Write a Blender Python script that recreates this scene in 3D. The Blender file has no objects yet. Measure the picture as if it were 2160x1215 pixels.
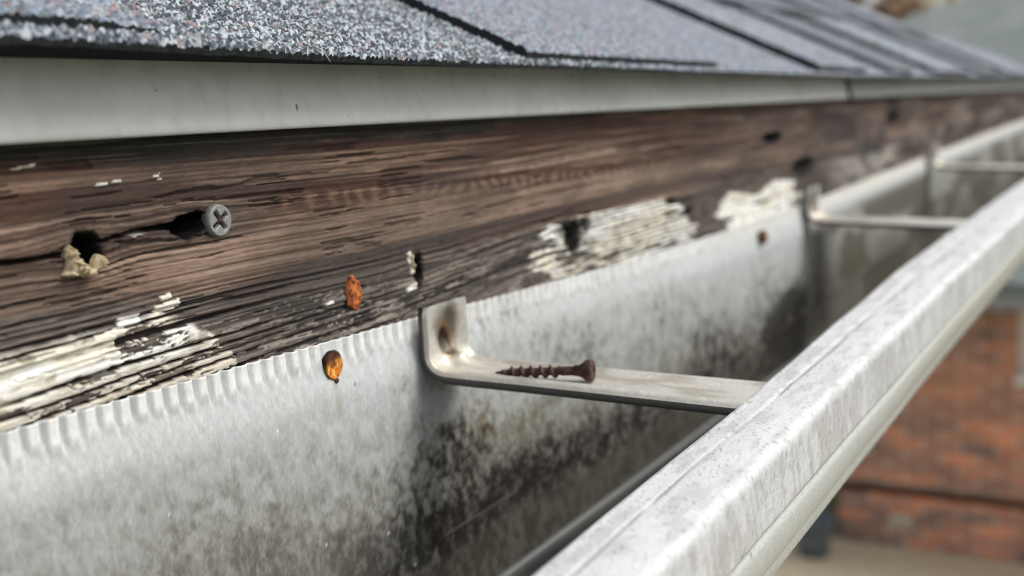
import bpy, bmesh, math, random
import numpy as np
from mathutils import Matrix, Vector

U = 0.23                      # one design unit in metres
CAMZ = 3.06                   # camera height above the ground in metres
sc = bpy.context.scene
COL = sc.collection
rng = np.random.default_rng(7)
random.seed(7)

# ------------------------------------------------------------------ camera
F = 2450.0                    # focal length in pixels of a 2160 px wide frame
ex = np.array([1400., -442., F]); ex /= np.linalg.norm(ex)
ez = -np.array([800., 16100., F]); ez -= ex * ez.dot(ex); ez /= np.linalg.norm(ez)
ey = np.cross(ez, ex)
cam = bpy.data.cameras.new('camera')
cam.sensor_width = 36.0
cam.lens = F / 2160 * 36
cam.clip_start = 0.01
cam.clip_end = 500
cam.dof.use_dof = True
cam.dof.focus_distance = 1.42 * U
cam.dof.aperture_fstop = 9.8
cam.dof.aperture_blades = 0
co = bpy.data.objects.new('camera', cam); COL.objects.link(co)
M = Matrix([[ex[0], -ex[1], -ex[2], 0], [ey[0], -ey[1], -ey[2], 0], [ez[0], -ez[1], -ez[2], CAMZ], [0, 0, 0, 1]])
co.matrix_world = M
sc.camera = co

# ------------------------------------------------------------------ sky, sun, exposure
SUN_EL, SUN_AZ = math.radians(52), math.radians(-60)   # azimuth of the sun seen from the camera, counter-clockwise from +X
sun_dir = Vector((math.cos(SUN_EL) * math.cos(SUN_AZ), math.cos(SUN_EL) * math.sin(SUN_AZ), math.sin(SUN_EL)))
w = bpy.data.worlds.new('World'); sc.world = w; w.use_nodes = True
nt = w.node_tree; nt.nodes.clear()
sky = nt.nodes.new('ShaderNodeTexSky'); sky.sky_type = 'NISHITA'; sky.sun_disc = False
sky.sun_elevation = SUN_EL
sky.sun_rotation = math.pi / 2 - SUN_AZ
sky.air_density = 1.0; sky.dust_density = 4.0; sky.ozone_density = 1.0
hs = nt.nodes.new('ShaderNodeHueSaturation'); hs.inputs['Saturation'].default_value = 0.22
bg = nt.nodes.new('ShaderNodeBackground'); bg.inputs['Strength'].default_value = 0.15
wo = nt.nodes.new('ShaderNodeOutputWorld')
nt.links.new(sky.outputs[0], hs.inputs['Color']); nt.links.new(hs.outputs[0], bg.inputs[0]); nt.links.new(bg.outputs[0], wo.inputs[0])
sl = bpy.data.lights.new('sun', 'SUN'); sl.energy = 1.5; sl.angle = math.radians(38); sl.color = (1.0, .965, .92)
so = bpy.data.objects.new('sun', sl); COL.objects.link(so)
so.rotation_euler = sun_dir.to_track_quat('Z', 'Y').to_euler(); so.location = (0, 0, 20)
sc.view_settings.view_transform = 'Standard'; sc.view_settings.look = 'None'
sc.view_settings.exposure = 0.18; sc.view_settings.gamma = 1
sc.cycles.use_denoising = True
sc.cycles.filter_width = 0.95
sc.cycles.max_bounces = 6

# ------------------------------------------------------------------ numpy noise
def _hash(ix, iy, seed):
    h = (ix.astype(np.int64) * 374761393 + iy.astype(np.int64) * 668265263 + seed * 2147483647 + 974711) & 0xFFFFFFFF
    h = ((h ^ (h >> 13)) * 1274126177) & 0xFFFFFFFF
    h = ((h ^ (h >> 16)) * 2246822519) & 0xFFFFFFFF
    return ((h ^ (h >> 15)) & 0xFFFFFF) / float(0xFFFFFF)

def vn(x, y, seed=0):
    x, y = np.broadcast_arrays(np.asarray(x, float), np.asarray(y, float))
    ix, iy = np.floor(x), np.floor(y); fx, fy = x - ix, y - iy
    fx = fx * fx * fx * (fx * (fx * 6 - 15) + 10); fy = fy * fy * fy * (fy * (fy * 6 - 15) + 10)
    a, b = _hash(ix, iy, seed), _hash(ix + 1, iy, seed)
    c, d = _hash(ix, iy + 1, seed), _hash(ix + 1, iy + 1, seed)
    return (a + (b - a) * fx) * (1 - fy) + (c + (d - c) * fx) * fy

def fbm(x, y, seed=0, oct=4, gain=.5):
    s = 0; a = 1; t = 0
    for k in range(oct):
        s = s + a * vn(x * 2 ** k + 17.3 * k, y * 2 ** k - 9.1 * k, seed + k); t += a; a *= gain
    return s / t

def worley(x, y, seed=0):
    x, y = np.broadcast_arrays(np.asarray(x, float), np.asarray(y, float))
    ix, iy = np.floor(x), np.floor(y)
    f1 = np.full(x.shape, 9.); f2 = np.full(x.shape, 9.); cid = np.zeros(x.shape)
    for dx in (-1, 0, 1):
        for dy in (-1, 0, 1):
            cx, cy = ix + dx, iy + dy
            px, py = cx + _hash(cx, cy, seed), cy + _hash(cx, cy, seed + 11)
            d = np.hypot(px - x, py - y); r = _hash(cx, cy, seed + 23)
            n = d < f1
            f2 = np.where(n, f1, np.minimum(f2, d)); cid = np.where(n, r, cid); f1 = np.where(n, d, f1)
    return f1, f2, cid

def ss(a, b, x):
    t = np.clip((np.asarray(x, float) - a) / (b - a), 0, 1); return t * t * (3 - 2 * t)

def srgb(r, g, b):
    c = np.array([r, g, b]) / 255.; return np.where(c < .04045, c / 12.92, ((c + .055) / 1.055) ** 2.4)

def mix(a, b, t):
    return a + (b - a) * np.asarray(t)[..., None]

# ------------------------------------------------------------------ object helpers
def W(v):
    v = np.asarray(v, float) * U; v[..., 2] += CAMZ; return v

def link(name, me, mat, parent=None, origin=None, smooth=True):
    """mesh vertices are in world metres; origin (world metres) becomes the object's own origin"""
    n = len(me.vertices)
    c = np.empty(n * 3); me.vertices.foreach_get('co', c); c = c.reshape(-1, 3)
    if origin is None:
        origin = np.array([(c[:, 0].min() + c[:, 0].max()) / 2, (c[:, 1].min() + c[:, 1].max()) / 2, c[:, 2].min()])
    origin = np.asarray(origin, float)
    me.vertices.foreach_set('co', (c - origin).ravel())
    for m in (mat if isinstance(mat, (list, tuple)) else [mat]): me.materials.append(m)
    me.polygons.foreach_set('use_smooth', np.full(len(me.polygons), smooth))
    me.update()
    o = bpy.data.objects.new(name, me); COL.objects.link(o)
    if parent is not None:
        o.parent = parent
        base = np.array(parent.get('_o', (0, 0, 0)))
        o.location = origin - base
    else:
        o.location = origin
    o['_o'] = tuple(origin)
    return o

def mesh(name, verts, faces, col=None):
    me = bpy.data.meshes.new(name)
    me.from_pydata(W(np.asarray(verts)).tolist(), [], [list(f) for f in faces]); me.validate()
    if col is not None: setcol(me, col)
    return me

def setcol(me, col):
    at = me.color_attributes.new('Col', 'FLOAT_COLOR', 'POINT')
    c = np.ones((len(me.vertices), 4)); c[:, :3] = np.clip(np.asarray(col).reshape(-1, 3), .002, .95)
    at.data.foreach_set('color', c.ravel())

def gridmesh(name, P, col=None, flip=False):
    """P: (n, m, 3) design-unit points -> quad grid mesh"""
    n, m = P.shape[:2]
    me = bpy.data.meshes.new(name)
    me.vertices.add(n * m); me.vertices.foreach_set('co', W(P.reshape(-1, 3)).ravel())
    i = np.arange(n * m).reshape(n, m)
    q = np.stack([i[:-1, :-1], i[1:, :-1], i[1:, 1:], i[:-1, 1:]], -1).reshape(-1, 4)
    if flip: q = q[:, ::-1]
    k = len(q)
    me.loops.add(k * 4); me.loops.foreach_set('vertex_index', q.ravel().astype(np.int32))
    me.polygons.add(k); me.polygons.foreach_set('loop_start', np.arange(0, k * 4, 4, dtype=np.int32))
    me.polygons.foreach_set('loop_total', np.full(k, 4, dtype=np.int32))
    me.update(calc_edges=True)
    if col is not None: setcol(me, col)
    return me

def empty(name, at, parent=None):
    o = bpy.data.objects.new(name, None); COL.objects.link(o)
    p = W(np.array(at, float)); o.location = p; o['_o'] = tuple(p); o.empty_display_size = .02
    return o

def tag(o, label, cat, group=None):
    o['label'] = label; o['category'] = cat
    if group: o['group'] = group
    return o

def revolve(prof, axis0, axis1, n=40, col=None):
    """prof: list of (t along the axis in design units, radius); returns verts, faces"""
    a0, a1 = np.array(axis0, float), np.array(axis1, float); d = (a1 - a0) / np.linalg.norm(a1 - a0)
    u = np.cross(d, [0, 0, 1.]); u = u / np.linalg.norm(u) if np.linalg.norm(u) > 1e-6 else np.array([1., 0, 0]); v = np.cross(d, u)
    V = []; Fc = []
    for t, r in prof:
        for k in range(n):
            a = 2 * math.pi * k / n
            V.append(a0 + d * t + (u * math.cos(a) + v * math.sin(a)) * r)
    for i in range(len(prof) - 1):
        for k in range(n):
            Fc.append([i * n + k, i * n + (k + 1) % n, (i + 1) * n + (k + 1) % n, (i + 1) * n + k])
    Fc.append(list(range(n))[::-1]); Fc.append([(len(prof) - 1) * n + k for k in range(n)])
    return np.array(V), Fc

def box(x0, x1, y0, y1, z0, z1):
    v = [(x, y, z) for z in (z0, z1) for y in (y0, y1) for x in (x0, x1)]
    return v, [[0, 2, 3, 1], [4, 5, 7, 6], [0, 1, 5, 4], [2, 6, 7, 3], [0, 4, 6, 2], [1, 3, 7, 5]]

def tube(pts, r, n=8):
    pts = np.asarray(pts, float); V = []; Fc = []
    r = np.broadcast_to(r, len(pts))
    for i, p in enumerate(pts):
        d = pts[min(i + 1, len(pts) - 1)] - pts[max(i - 1, 0)]; d /= np.linalg.norm(d)
        u = np.cross(d, [.3, .2, 1.]); u /= np.linalg.norm(u); v = np.cross(d, u)
        for k in range(n):
            a = 2 * math.pi * k / n; V.append(p + (u * math.cos(a) + v * math.sin(a)) * r[i])
    for i in range(len(pts) - 1):
        for k in range(n):
            Fc.append([i * n + k, i * n + (k + 1) % n, (i + 1) * n + (k + 1) % n, (i + 1) * n + k])
    Fc.append(list(range(n))); Fc.append([(len(pts) - 1) * n + k for k in range(n)][::-1])
    return V, Fc

# ------------------------------------------------------------------ materials
def new_mat(name, rough=.6, metal=0., spec=.5):
    m = bpy.data.materials.new(name); m.use_nodes = True
    b = m.node_tree.nodes['Principled BSDF']
    b.inputs['Roughness'].default_value = rough; b.inputs['Metallic'].default_value = metal
    b.inputs['Specular IOR Level'].default_value = spec
    return m, m.node_tree, b

def pos(nt, sx, sy, sz):
    g = nt.nodes.new('ShaderNodeNewGeometry'); mp = nt.nodes.new('ShaderNodeMapping')
    mp.inputs['Scale'].default_value = (sx / U, sy / U, sz / U)
    nt.links.new(g.outputs['Position'], mp.inputs['Vector']); return mp.outputs[0]

def noise(nt, vec, scale, detail=4, rough=.6):
    n = nt.nodes.new('ShaderNodeTexNoise'); n.inputs['Scale'].default_value = scale
    n.inputs['Detail'].default_value = detail; n.inputs['Roughness'].default_value = rough
    nt.links.new(vec, n.inputs['Vector']); return n.outputs['Fac']

def ramp(nt, fac, stops):
    r = nt.nodes.new('ShaderNodeValToRGB'); e = r.color_ramp.elements
    while len(e) < len(stops): e.new(.5)
    for k, (p, c) in enumerate(stops):
        e[k].position = p; e[k].color = (*c, 1) if len(c) == 3 else c
    nt.links.new(fac, r.inputs[0]); return r.outputs[0]

def mul(nt, a, b, fac=1.0, mode='MULTIPLY'):
    x = nt.nodes.new('ShaderNodeMix'); x.data_type = 'RGBA'; x.blend_type = mode
    if isinstance(fac, float): x.inputs[0].default_value = fac
    else: nt.links.new(fac, x.inputs[0])
    for k, v in ((6, a), (7, b)):
        if isinstance(v, tuple): x.inputs[k].default_value = (*v, 1)
        else: nt.links.new(v, x.inputs[k])
    return x.outputs[2]

def bump(nt, b, h, strength, dist):
    n = nt.nodes.new('ShaderNodeBump'); n.inputs['Strength'].default_value = strength; n.inputs['Distance'].default_value = dist * U
    nt.links.new(h, n.inputs['Height']); nt.links.new(n.outputs[0], b.inputs['Normal'])

def col_mat(name, rough, fine, lo, hi, bstr, bdist, metal=0., spec=.5):
    """colour from the mesh's 'Col' attribute, broken up by fine noise; fine = noise scale per design unit on each axis"""
    m, nt, b = new_mat(name, rough, metal, spec)
    a = nt.nodes.new('ShaderNodeAttribute'); a.attribute_name = 'Col'
    n = noise(nt, pos(nt, *fine), 1.0, 5, .65)
    c = mul(nt, a.outputs['Color'], ramp(nt, n, [(.3, (lo,) * 3), (.7, (hi,) * 3)]))
    nt.links.new(c, b.inputs['Base Color'])
    bump(nt, b, n, bstr, bdist)
    return m

def noise_mat(name, stops, scale3, rough=.6, metal=0., spec=.5, bstr=.3, bdist=.002, detail=5):
    m, nt, b = new_mat(name, rough, metal, spec)
    n = noise(nt, pos(nt, *scale3), 1.0, detail, .62)
    nt.links.new(ramp(nt, n, stops), b.inputs['Base Color'])
    if bstr: bump(nt, b, n, bstr, bdist)
    return m

WOOD = col_mat('weathered wood', .85, (60, 60, 420), .78, 1.2, .35, .002, spec=.2)
GUT = col_mat('weathered aluminium paint', .5, (330, 200, 130), .86, 1.12, .12, .001, spec=.4)
STEEL = col_mat('galvanised strap', .42, (160, 160, 160), .82, 1.12, .2, .001, metal=.35)
GRAN = col_mat('shingle granules', .8, (500, 500, 500), .8, 1.2, .3, .001, spec=.35)
ASPH = noise_mat('asphalt cut edge', [(.35, (.006, .008, .011)), (.6, (.02, .024, .028)), (.8, (.05, .05, .05))], (150, 150, 300), .8, bstr=.6, bdist=.004)
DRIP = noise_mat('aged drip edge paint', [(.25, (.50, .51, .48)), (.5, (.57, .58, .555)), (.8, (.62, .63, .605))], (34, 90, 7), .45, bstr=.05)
RUST = noise_mat('dark rust', [(.3, (.022, .012, .010)), (.5, (.055, .026, .019)), (.7, (.12, .05, .034))], (110, 110, 110), .75, bstr=.7, bdist=.003)
RUSTC = col_mat('rust by place', .85, (160, 160, 160), .75, 1.3, .5, .002, spec=.2)
ZINC = col_mat('zinc screw', .5, (200, 200, 200), .9, 1.1, .15, .001, metal=.3)
FIBRE = noise_mat('pale torn fibre', [(.32, (.20, .12, .05)), (.42, (.58, .43, .23)), (.56, (.82, .72, .52))], (110, 110, 110), .85, bstr=.9, bdist=.004)
def speckle(m, scale, lo, colour):
    nt = m.node_tree; b = nt.nodes['Principled BSDF']; l = b.inputs['Base Color'].links[0].from_socket
    n = noise(nt, pos(nt, scale, scale, scale * .6), 1.0, 2, .5); n2 = noise(nt, pos(nt, 3, 3, 5), 1.0, 4, .6)
    f = ramp(nt, n, [(lo, (0, 0, 0)), (lo + .03, (1, 1, 1))])
    c = mul(nt, mul(nt, l, ramp(nt, n2, [(.35, (.86, .86, .84)), (.6, (1.04, 1.04, 1.04))])), colour, f, 'MIX')
    nt.links.new(c, b.inputs['Base Color'])
speckle(DRIP, 75, .74, (.16, .155, .13))
HAIR = noise_mat('glass fibre strand', [(.3, (.6, .6, .6)), (.7, (.75, .75, .75))], (50, 50, 50), .5, bstr=0)

# ------------------------------------------------------------------ fascia board (plane y = 1, x along the eaves)
def xs_grid(x0, x1, d, power):
    out = [x0]
    while out[-1] < x1: out.append(out[-1] + d * max(1., (out[-1] / .8)) ** power)
    return np.array(out)

def build_fascia():
    X1 = np.concatenate([np.linspace(-3, .62, 40)[:-1], xs_grid(.62, 13.0, .0016, 1.7)])
    Z1 = np.concatenate([np.linspace(-.90, -.37, 14)[:-1], np.arange(-.37, .02, .0016), np.linspace(.02, .12, 5)])
    X, Z = np.meshgrid(X1, Z1, indexing='ij')
    # grain coordinate: nearly level, lifting to the right low down, bending round the two old holes
    lift = np.interp(Z1, [-.36, -.28, -.2, -.1, 0], [.16, .10, .035, .0, 0])[None, :] * np.minimum(X - .7, 1.2) * .55
    bend = 0
    for hx, hz, s, a in ((.838, -.124, .05, .016), (.995, -.112, .06, .011), (1.454, -.232, .05, .008), (1.95, -.245, .06, .012), (3.29, -.11, .1, .01)):
        bend = bend + .6 * a * np.sign(Z - hz) * np.exp(-((X - hx) / s) ** 2 - ((Z - hz) / .035) ** 2)
    G = Z - lift - bend + .016 * (fbm(X * 1.3, Z * 4, 3, 2) - .5) + .0022 * (fbm(X * 9, Z * 30, 5, 3) - .5)
    g1 = fbm(X * 1.0, G * 160, 21, 3)
    g2 = fbm(X * 2.6, G * 400, 31, 3)
    g3 = fbm(X * .8, G * 42, 41, 3)
    blot = fbm(X * 5, Z * 9, 51, 4)
    # sound wood
    tan = srgb(170, 145, 127); brown = srgb(136, 110, 94); red = srgb(94, 66, 57); dark = srgb(40, 34, 32); grey = srgb(112, 103, 93); char = srgb(48, 48, 48)
    c = mix(np.broadcast_to(brown, X.shape + (3,)), tan, ss(.42, .66, g3))
    g4 = fbm(X * 4, G * 560, 33, 2)
    c = mix(c, red, ss(.49, .60, g1) * .8)
    c = mix(c, dark, ss(.53, .66, g2) * .55)
    c = mix(c, tan, ss(.56, .68, 1 - g2) * .45)
    c = mix(c, dark, ss(.55, .66, g4) * .45)
    # small checks along the grain
    ck = (fbm(X * 7, G * 260, 35, 2) > .70) & (fbm(X * 3, Z * 12, 37, 2) > .46)
    c = mix(c, srgb(26, 22, 22), ck * .55)
    smooth_zone = ss(-.195, -.18, Z) * (1 - ss(-.142, -.128, Z - .05 * (fbm(X * 2, Z, 8, 2) - .5))) * ss(.86, 1.0, X)
    c = mix(c, mix(np.broadcast_to(srgb(154, 131, 114), c.shape), srgb(120, 99, 85), ss(.40, .66, g1 * .5 + blot * .5)), smooth_zone * .8)
    # red-brown dark bands in the upper half
    c = mix(c, srgb(66, 44, 38), ss(.47, .62, fbm(X * 1.5, G * 60, 61, 3)) * ss(-.14, -.10, Z) * .75)
    # saw-chatter marks
    zs = np.interp(X1, [1.0, 1.13, 1.37, 1.8, 2.77, 3.3], [-.098, -.101, -.107, -.124, -.141, -.146])[:, None] + .004 * (vn(X * 20, 0 * X, 3) - .5)
    chat = np.exp(-((Z - zs - .002) / .013) ** 2) * (.35 + .9 * fbm(X * 16, Z * 60, 79, 3)) * ss(1.06, 1.14, X) * (1 - ss(2.6, 3.2, X))
    ph = np.cumsum(np.gradient(X1) / (.034 + .012 * vn(X1 * 9, 0 * X1, 77)))[:, None]
    saw = .5 + .5 * np.sin(2 * math.pi * (ph + (Z - zs) * 4 + 1.5 * fbm(X * 9, Z * 40, 78, 3)))
    c = mix(c, srgb(62, 40, 35), chat * ss(.30, .85, saw) * .65)
    c = mix(c, srgb(160, 125, 102), chat * ss(.7, .95, 1 - saw) * .28)
    c = mix(c, srgb(70, 45, 38), np.exp(-((Z - zs - .014) / .005) ** 2) * ss(1.0, 1.2, X) * .7)
    # greyed wood along the top and in the lower band
    ztop = np.interp(X1, [.6, .75, .93, 1.2, 1.5, 1.9, 2.4, 13], [-.036, -.028, -.034, -.028, -.032, -.016, -.012, -.02])[:, None]
    topg = ss(-.008, .008, Z - ztop + .024 * (fbm(X * 9, G * 40, 71, 4) - .5))
    c = mix(c, mix(np.broadcast_to(srgb(46, 47, 47), c.shape), srgb(98, 98, 92), ss(.52, .68, g2)), topg * .92)
    low = ss(.0, .03, np.interp(X1, [.6, .9, 1.1, 1.5, 2.0, 3, 13], [-.15, -.165, -.185, -.185, -.19, -.19, -.15])[:, None] - Z + .03 * (blot - .5))
    lowc = mix(np.broadcast_to(srgb(116, 106, 98), c.shape), srgb(76, 70, 66), ss(.42, .64, g1))
    lowc = mix(lowc, srgb(52, 50, 49), ss(.42, .60, fbm(X * 3, G * 26, 81, 4)) * ss(1.0, 1.2, X))
    lowc = mix(lowc, srgb(128, 120, 110), ss(.55, .66, fbm(X * 12, G * 150, 83, 3)) * .6)
    lowc = mix(lowc, srgb(36, 34, 34), ss(.52, .62, g2) * .6)
    c = mix(c, lowc, low * .92)
    darkband = np.exp(-((Z - np.interp(X1, [.9, 1.06, 1.36, 1.8, 2.5, 3.6], [-.20, -.197, -.196, -.19, -.18, -.2])[:, None] - .01 * (blot - .5)) / .014) ** 2) * ss(1.0, 1.15, X)
    c = mix(c, srgb(50, 46, 46), darkband * .75)
    # pale square-broken flecks in the lower band
    w1, _, wid = worley(X * 70 + 2 * vn(X * 30, Z * 90, 4), G * 150, 91)
    fleck = (w1 < .33) * (wid > .62) * ss(.0, .02, -.215 - Z) * ss(1.04, 1.2, X) * ss(.35, .55, blot + .25 * (wid - .5))
    c = mix(c, srgb(150, 142, 130), fleck * .75)
    # growth-ring ridges and grooves low on the left that hold the old paint
    sph = G / .0158 + 1.5 * fbm(X * 2.2, G * 26, 101, 2); sf = sph - np.floor(sph); sid = _hash(np.floor(sph), 0 * sph, 103)
    gw = .20 + .16 * sid + .10 * (fbm(X * 8, G * 40, 105, 3) - .5)
    groove = ss(gw + .07, gw - .03, sf); stripe = 1 - groove
    H = -.004 * ck - .0045 * groove * (1 - .7 * ss(.98, 1.25, X)) * ss(-.17, -.21, Z) - .0012 * ss(.5, .7, g2) - .0010 * ss(.5, .66, g1)
    c = mix(c, srgb(34, 28, 27), groove * ss(-.19, -.212, Z) * .9 * (1 - .8 * ss(.98, 1.25, X)))
    ptop = np.interp(X1, [-3, .6, .72, .79, .86, .93, .97, 1.04, 1.12], [-.20, -.20, -.206, -.208, -.212, -.200, -.215, -.262, -.42])[:, None]
    edge = ptop - Z + .022 * (fbm(X * 22, G * 60, 111, 4) - .5)
    chip = fbm(X * 22, G * 90, 121, 5, .68)
    cover = ss(0, .014, edge) * (X < 1.12)
    pl = cover * ss(.3, .7, stripe) * (chip > .455 - .10 * ss(.92, .70, X) - .06 * sid + .05 * ss(-.25, -.29, Z))
    solid = ss(.012, .0, np.abs(Z + .242 - .05 * (X - .76)) - .011 + .02 * (fbm(X * 14, Z * 50, 5, 2) - .5)) * (X < .835 + .03 * vn(Z * 90, X * 3, 8))
    pl = np.maximum(pl, solid)
    # separate flakes
    def flake(x0, x1, z0, z1, sl=.0, s=1.):
        e = .18 * (fbm(X * 60, Z * 80, 131, 3) - .5) * 2
        zz = Z - sl * (X - (x0 + x1) / 2)
        return (np.maximum(np.abs((X - (x0 + x1) / 2) / ((x1 - x0) / 2)), np.abs((zz - (z0 + z1) / 2) / ((z1 - z0) / 2))) < 1 + e * s)
    FL = [(.862, .878, -.057, -.0535, 0), (.883, .897, -.056, -.053, .05), (.943, .953, -.054, -.050, 0), (.95, .957, -.058, -.056, 0), (.70, .735, -.041, -.037, .06), (.76, .79, -.032, -.030, .1),
          (.937, .954, -.194, -.188, .05), (.925, .966, -.206, -.197, .08), (.872, .905, -.214, -.203, .0), (.835, .87, -.236, -.222, .0), (.84, .885, -.222, -.214, .12), (.845, .872, -.252, -.236, 0),
          (1.435, 1.444, -.222, -.203, 0), (1.437, 1.447, -.236, -.224, 0), (1.427, 1.450, -.262, -.253, .1), (1.228, 1.246, -.250, -.245, .1), (.905, .935, -.116, -.110, .12)]
    for f in FL: pl = np.maximum(pl, flake(*f))
    # right-hand patches
    n4 = fbm(X * 6, G * 40, 141, 5, .68)
    Xn = X + .5 * (fbm(X * 1.5, Z * 26, 143, 4, .6) - .5)
    ra = ss(1.80, 1.95, Xn) * (1 - ss(2.5, 2.75, Xn)) * ss(-.37, -.36, Z) * ss(.004, -.004, Z - np.interp(X1, [1.8, 1.9, 2.0, 2.45, 2.7], [-.225, -.210, -.208, -.212, -.27])[:, None] + .02 * (n4 - .5))
    pr = (ra > .5) * (n4 > .44 - .12 * ss(1.95, 2.2, X)) * (stripe > .3)
    rb = ss(2.80, 2.9, Xn) * (1 - ss(3.45, 3.6, Xn)) * ss(.006, -.006, Z - np.interp(X1, [2.8, 2.9, 3.1, 3.3, 3.6], [-.27, -.235, -.262, -.235, -.25])[:, None] + .03 * (n4 - .5))
    rc = ss(3.7, 4.3, X) * (1 - ss(4.9, 5.3, X)) * ss(-.19, -.23, Z + .03 * (n4 - .5)) * (n4 > .47)
    far = (X > 5.3) * (fbm(X * 2.2, Z * 14, 151, 3) > .55) * (Z < -.04)
    pr = np.maximum(pr, np.maximum((rb > .5) * (n4 > .35), rc * .55))
    lowflk = (X > 1.0) * (X < 1.9) * (Z < -.235) * (fbm(X * 16, G * 110, 161, 4, .6) > .60)
    cream = mix(np.broadcast_to(srgb(246, 245, 238), c.shape), srgb(232, 226, 208), ss(.4, .65, fbm(X * 9, Z * 40, 171, 3)))
    cream = mix(cream, srgb(190, 178, 160), ss(-.235, -.28, Z) * ss(.7, 1.1, X + 2 * vn(Z * 30, X * 4, 3) * .1) * (X < 1.2) * .8)
    cream = mix(cream, srgb(150, 140, 122), ss(.58, .72, fbm(X * 45, Z * 160, 181, 3)) * .7)
    thick = np.clip(np.maximum(pl, pr), 0, 1)
    c = mix(c, cream, thick * .97)
    c = mix(c, srgb(150, 143, 132), lowflk * (1 - thick) * .7)
    c = mix(c, np.broadcast_to(srgb(98, 86, 79), c.shape), ss(1.9, 3.6, X) * .5 * (1 - thick))
    c = mix(c, np.broadcast_to(srgb(132, 120, 111), c.shape), ss(2.6, 5, X) * .4 * (1 - thick) * ss(.4, .6, blot))
    c = mix(c, srgb(150, 138, 125), far * .45)
    dgrime = fbm(X * 2.2, Z * 10, 191, 4)
    c = mix(c, srgb(62, 56, 54), ss(3.0, 4.2, X) * ss(.50, .62, dgrime) * .8 * (1 - thick))
    grime = ss(.52, .66, fbm(X * 3.2, Z * 13, 225, 4)) * (1 - thick)
    c = mix(c, srgb(72, 67, 63), grime * .45)
    # crack through the holes
    zc = np.interp(X1, [.3, .736, .79, .82, .863, .914, .96, 1.01], [-.13, -.1245, -.1235, -.124, -.117, -.110, -.112, -.107])[:, None] + .0035 * (fbm(X * 30, 0 * X, 201, 3) - .5)
    wdt = np.interp(X1, [.3, .73, .80, .82, .87, .95, 1.02, 1.05], [.0030, .0032, .0024, .003, .0022, .0035, .004, .0])[:, None]
    crack = ss(1.3, .5, np.abs(Z - zc) / np.maximum(wdt, 1e-4)) * (X < 1.04)
    H -= .022 * crack
    c = mix(c, srgb(16, 15, 16), crack * .95)
    c = mix(c, srgb(50, 40, 37), ss(.018, .0, np.abs(Z - zc)) * (X < 1.06) * .75 * (1 - crack))
    def hole(hx, hz, rx, rz, depth, tilt=0, k=.25, blur=.25):
        nonlocal c, H
        r = np.hypot((X - hx) / rx, (Z - hz - tilt * (X - hx)) / rz) + k * (fbm((X - hx) / rx * 1.3, (Z - hz) / rz * 1.3, 211, 3) - .5) * 2
        m = ss(1.0, 1.0 - 2 * blur, r)
        H = H - depth * m
        c = mix(c, srgb(8, 9, 11), ss(1.0 + blur, 1.0 - .4 * blur, r) * .98)
    hole(.843, -.124, .021, .023, .05, -.2)
    hole(.994, -.113, .031, .016, .045, .1)
    hole(1.460, -.232, .013, .028, .05, 0)
    hole(1.985, -.243, .036, .030, .02, 0, .45, .4)
    hole(2.05, -.228, .015, .014, .02, 0)
    hole(3.29, -.11, .09, .017, .03, 0)
    hole(3.60, -.212, .11, .026, .03, .05, .3, .5)
    hole(4.93, -.10, .12, .02, .03, 0, .3, .5)
    hole(2.50, -.222, .03, .008, .01, 0); hole(2.60, -.255, .03, .010, .01, 0)
    # far board joint
    j = np.exp(-((X - 8.5) / .05) ** 2); c = mix(c, srgb(40, 34, 32), j * .9); H -= .03 * j
    H += .0030 * thick + .0012 * lowflk
    c = c * (.86 + .28 * fbm(X * 60, Z * 160, 221, 3))[..., None]
    P = np.stack([X, 1 - H, Z], -1)
    # wrap: top edge, bottom edge and back so that the board has its thickness
    P = np.concatenate([np.stack([X[:, :1], 1.09 + 0 * X[:, :1], Z[:, :1]], -1), P, np.stack([X[:, :1], 1.09 + 0 * X[:, :1], Z[:, -1:]], -1)], 1)
    c = np.concatenate([c[:, :1], c, c[:, -1:]], 1)
    o = link('fascia_board', gridmesh('fascia_board', P, c), WOOD)
    return tag(o, 'weathered bare brown fascia board with peeling cream paint, holes and a crack', 'fascia board')
fascia = build_fascia()

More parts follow.
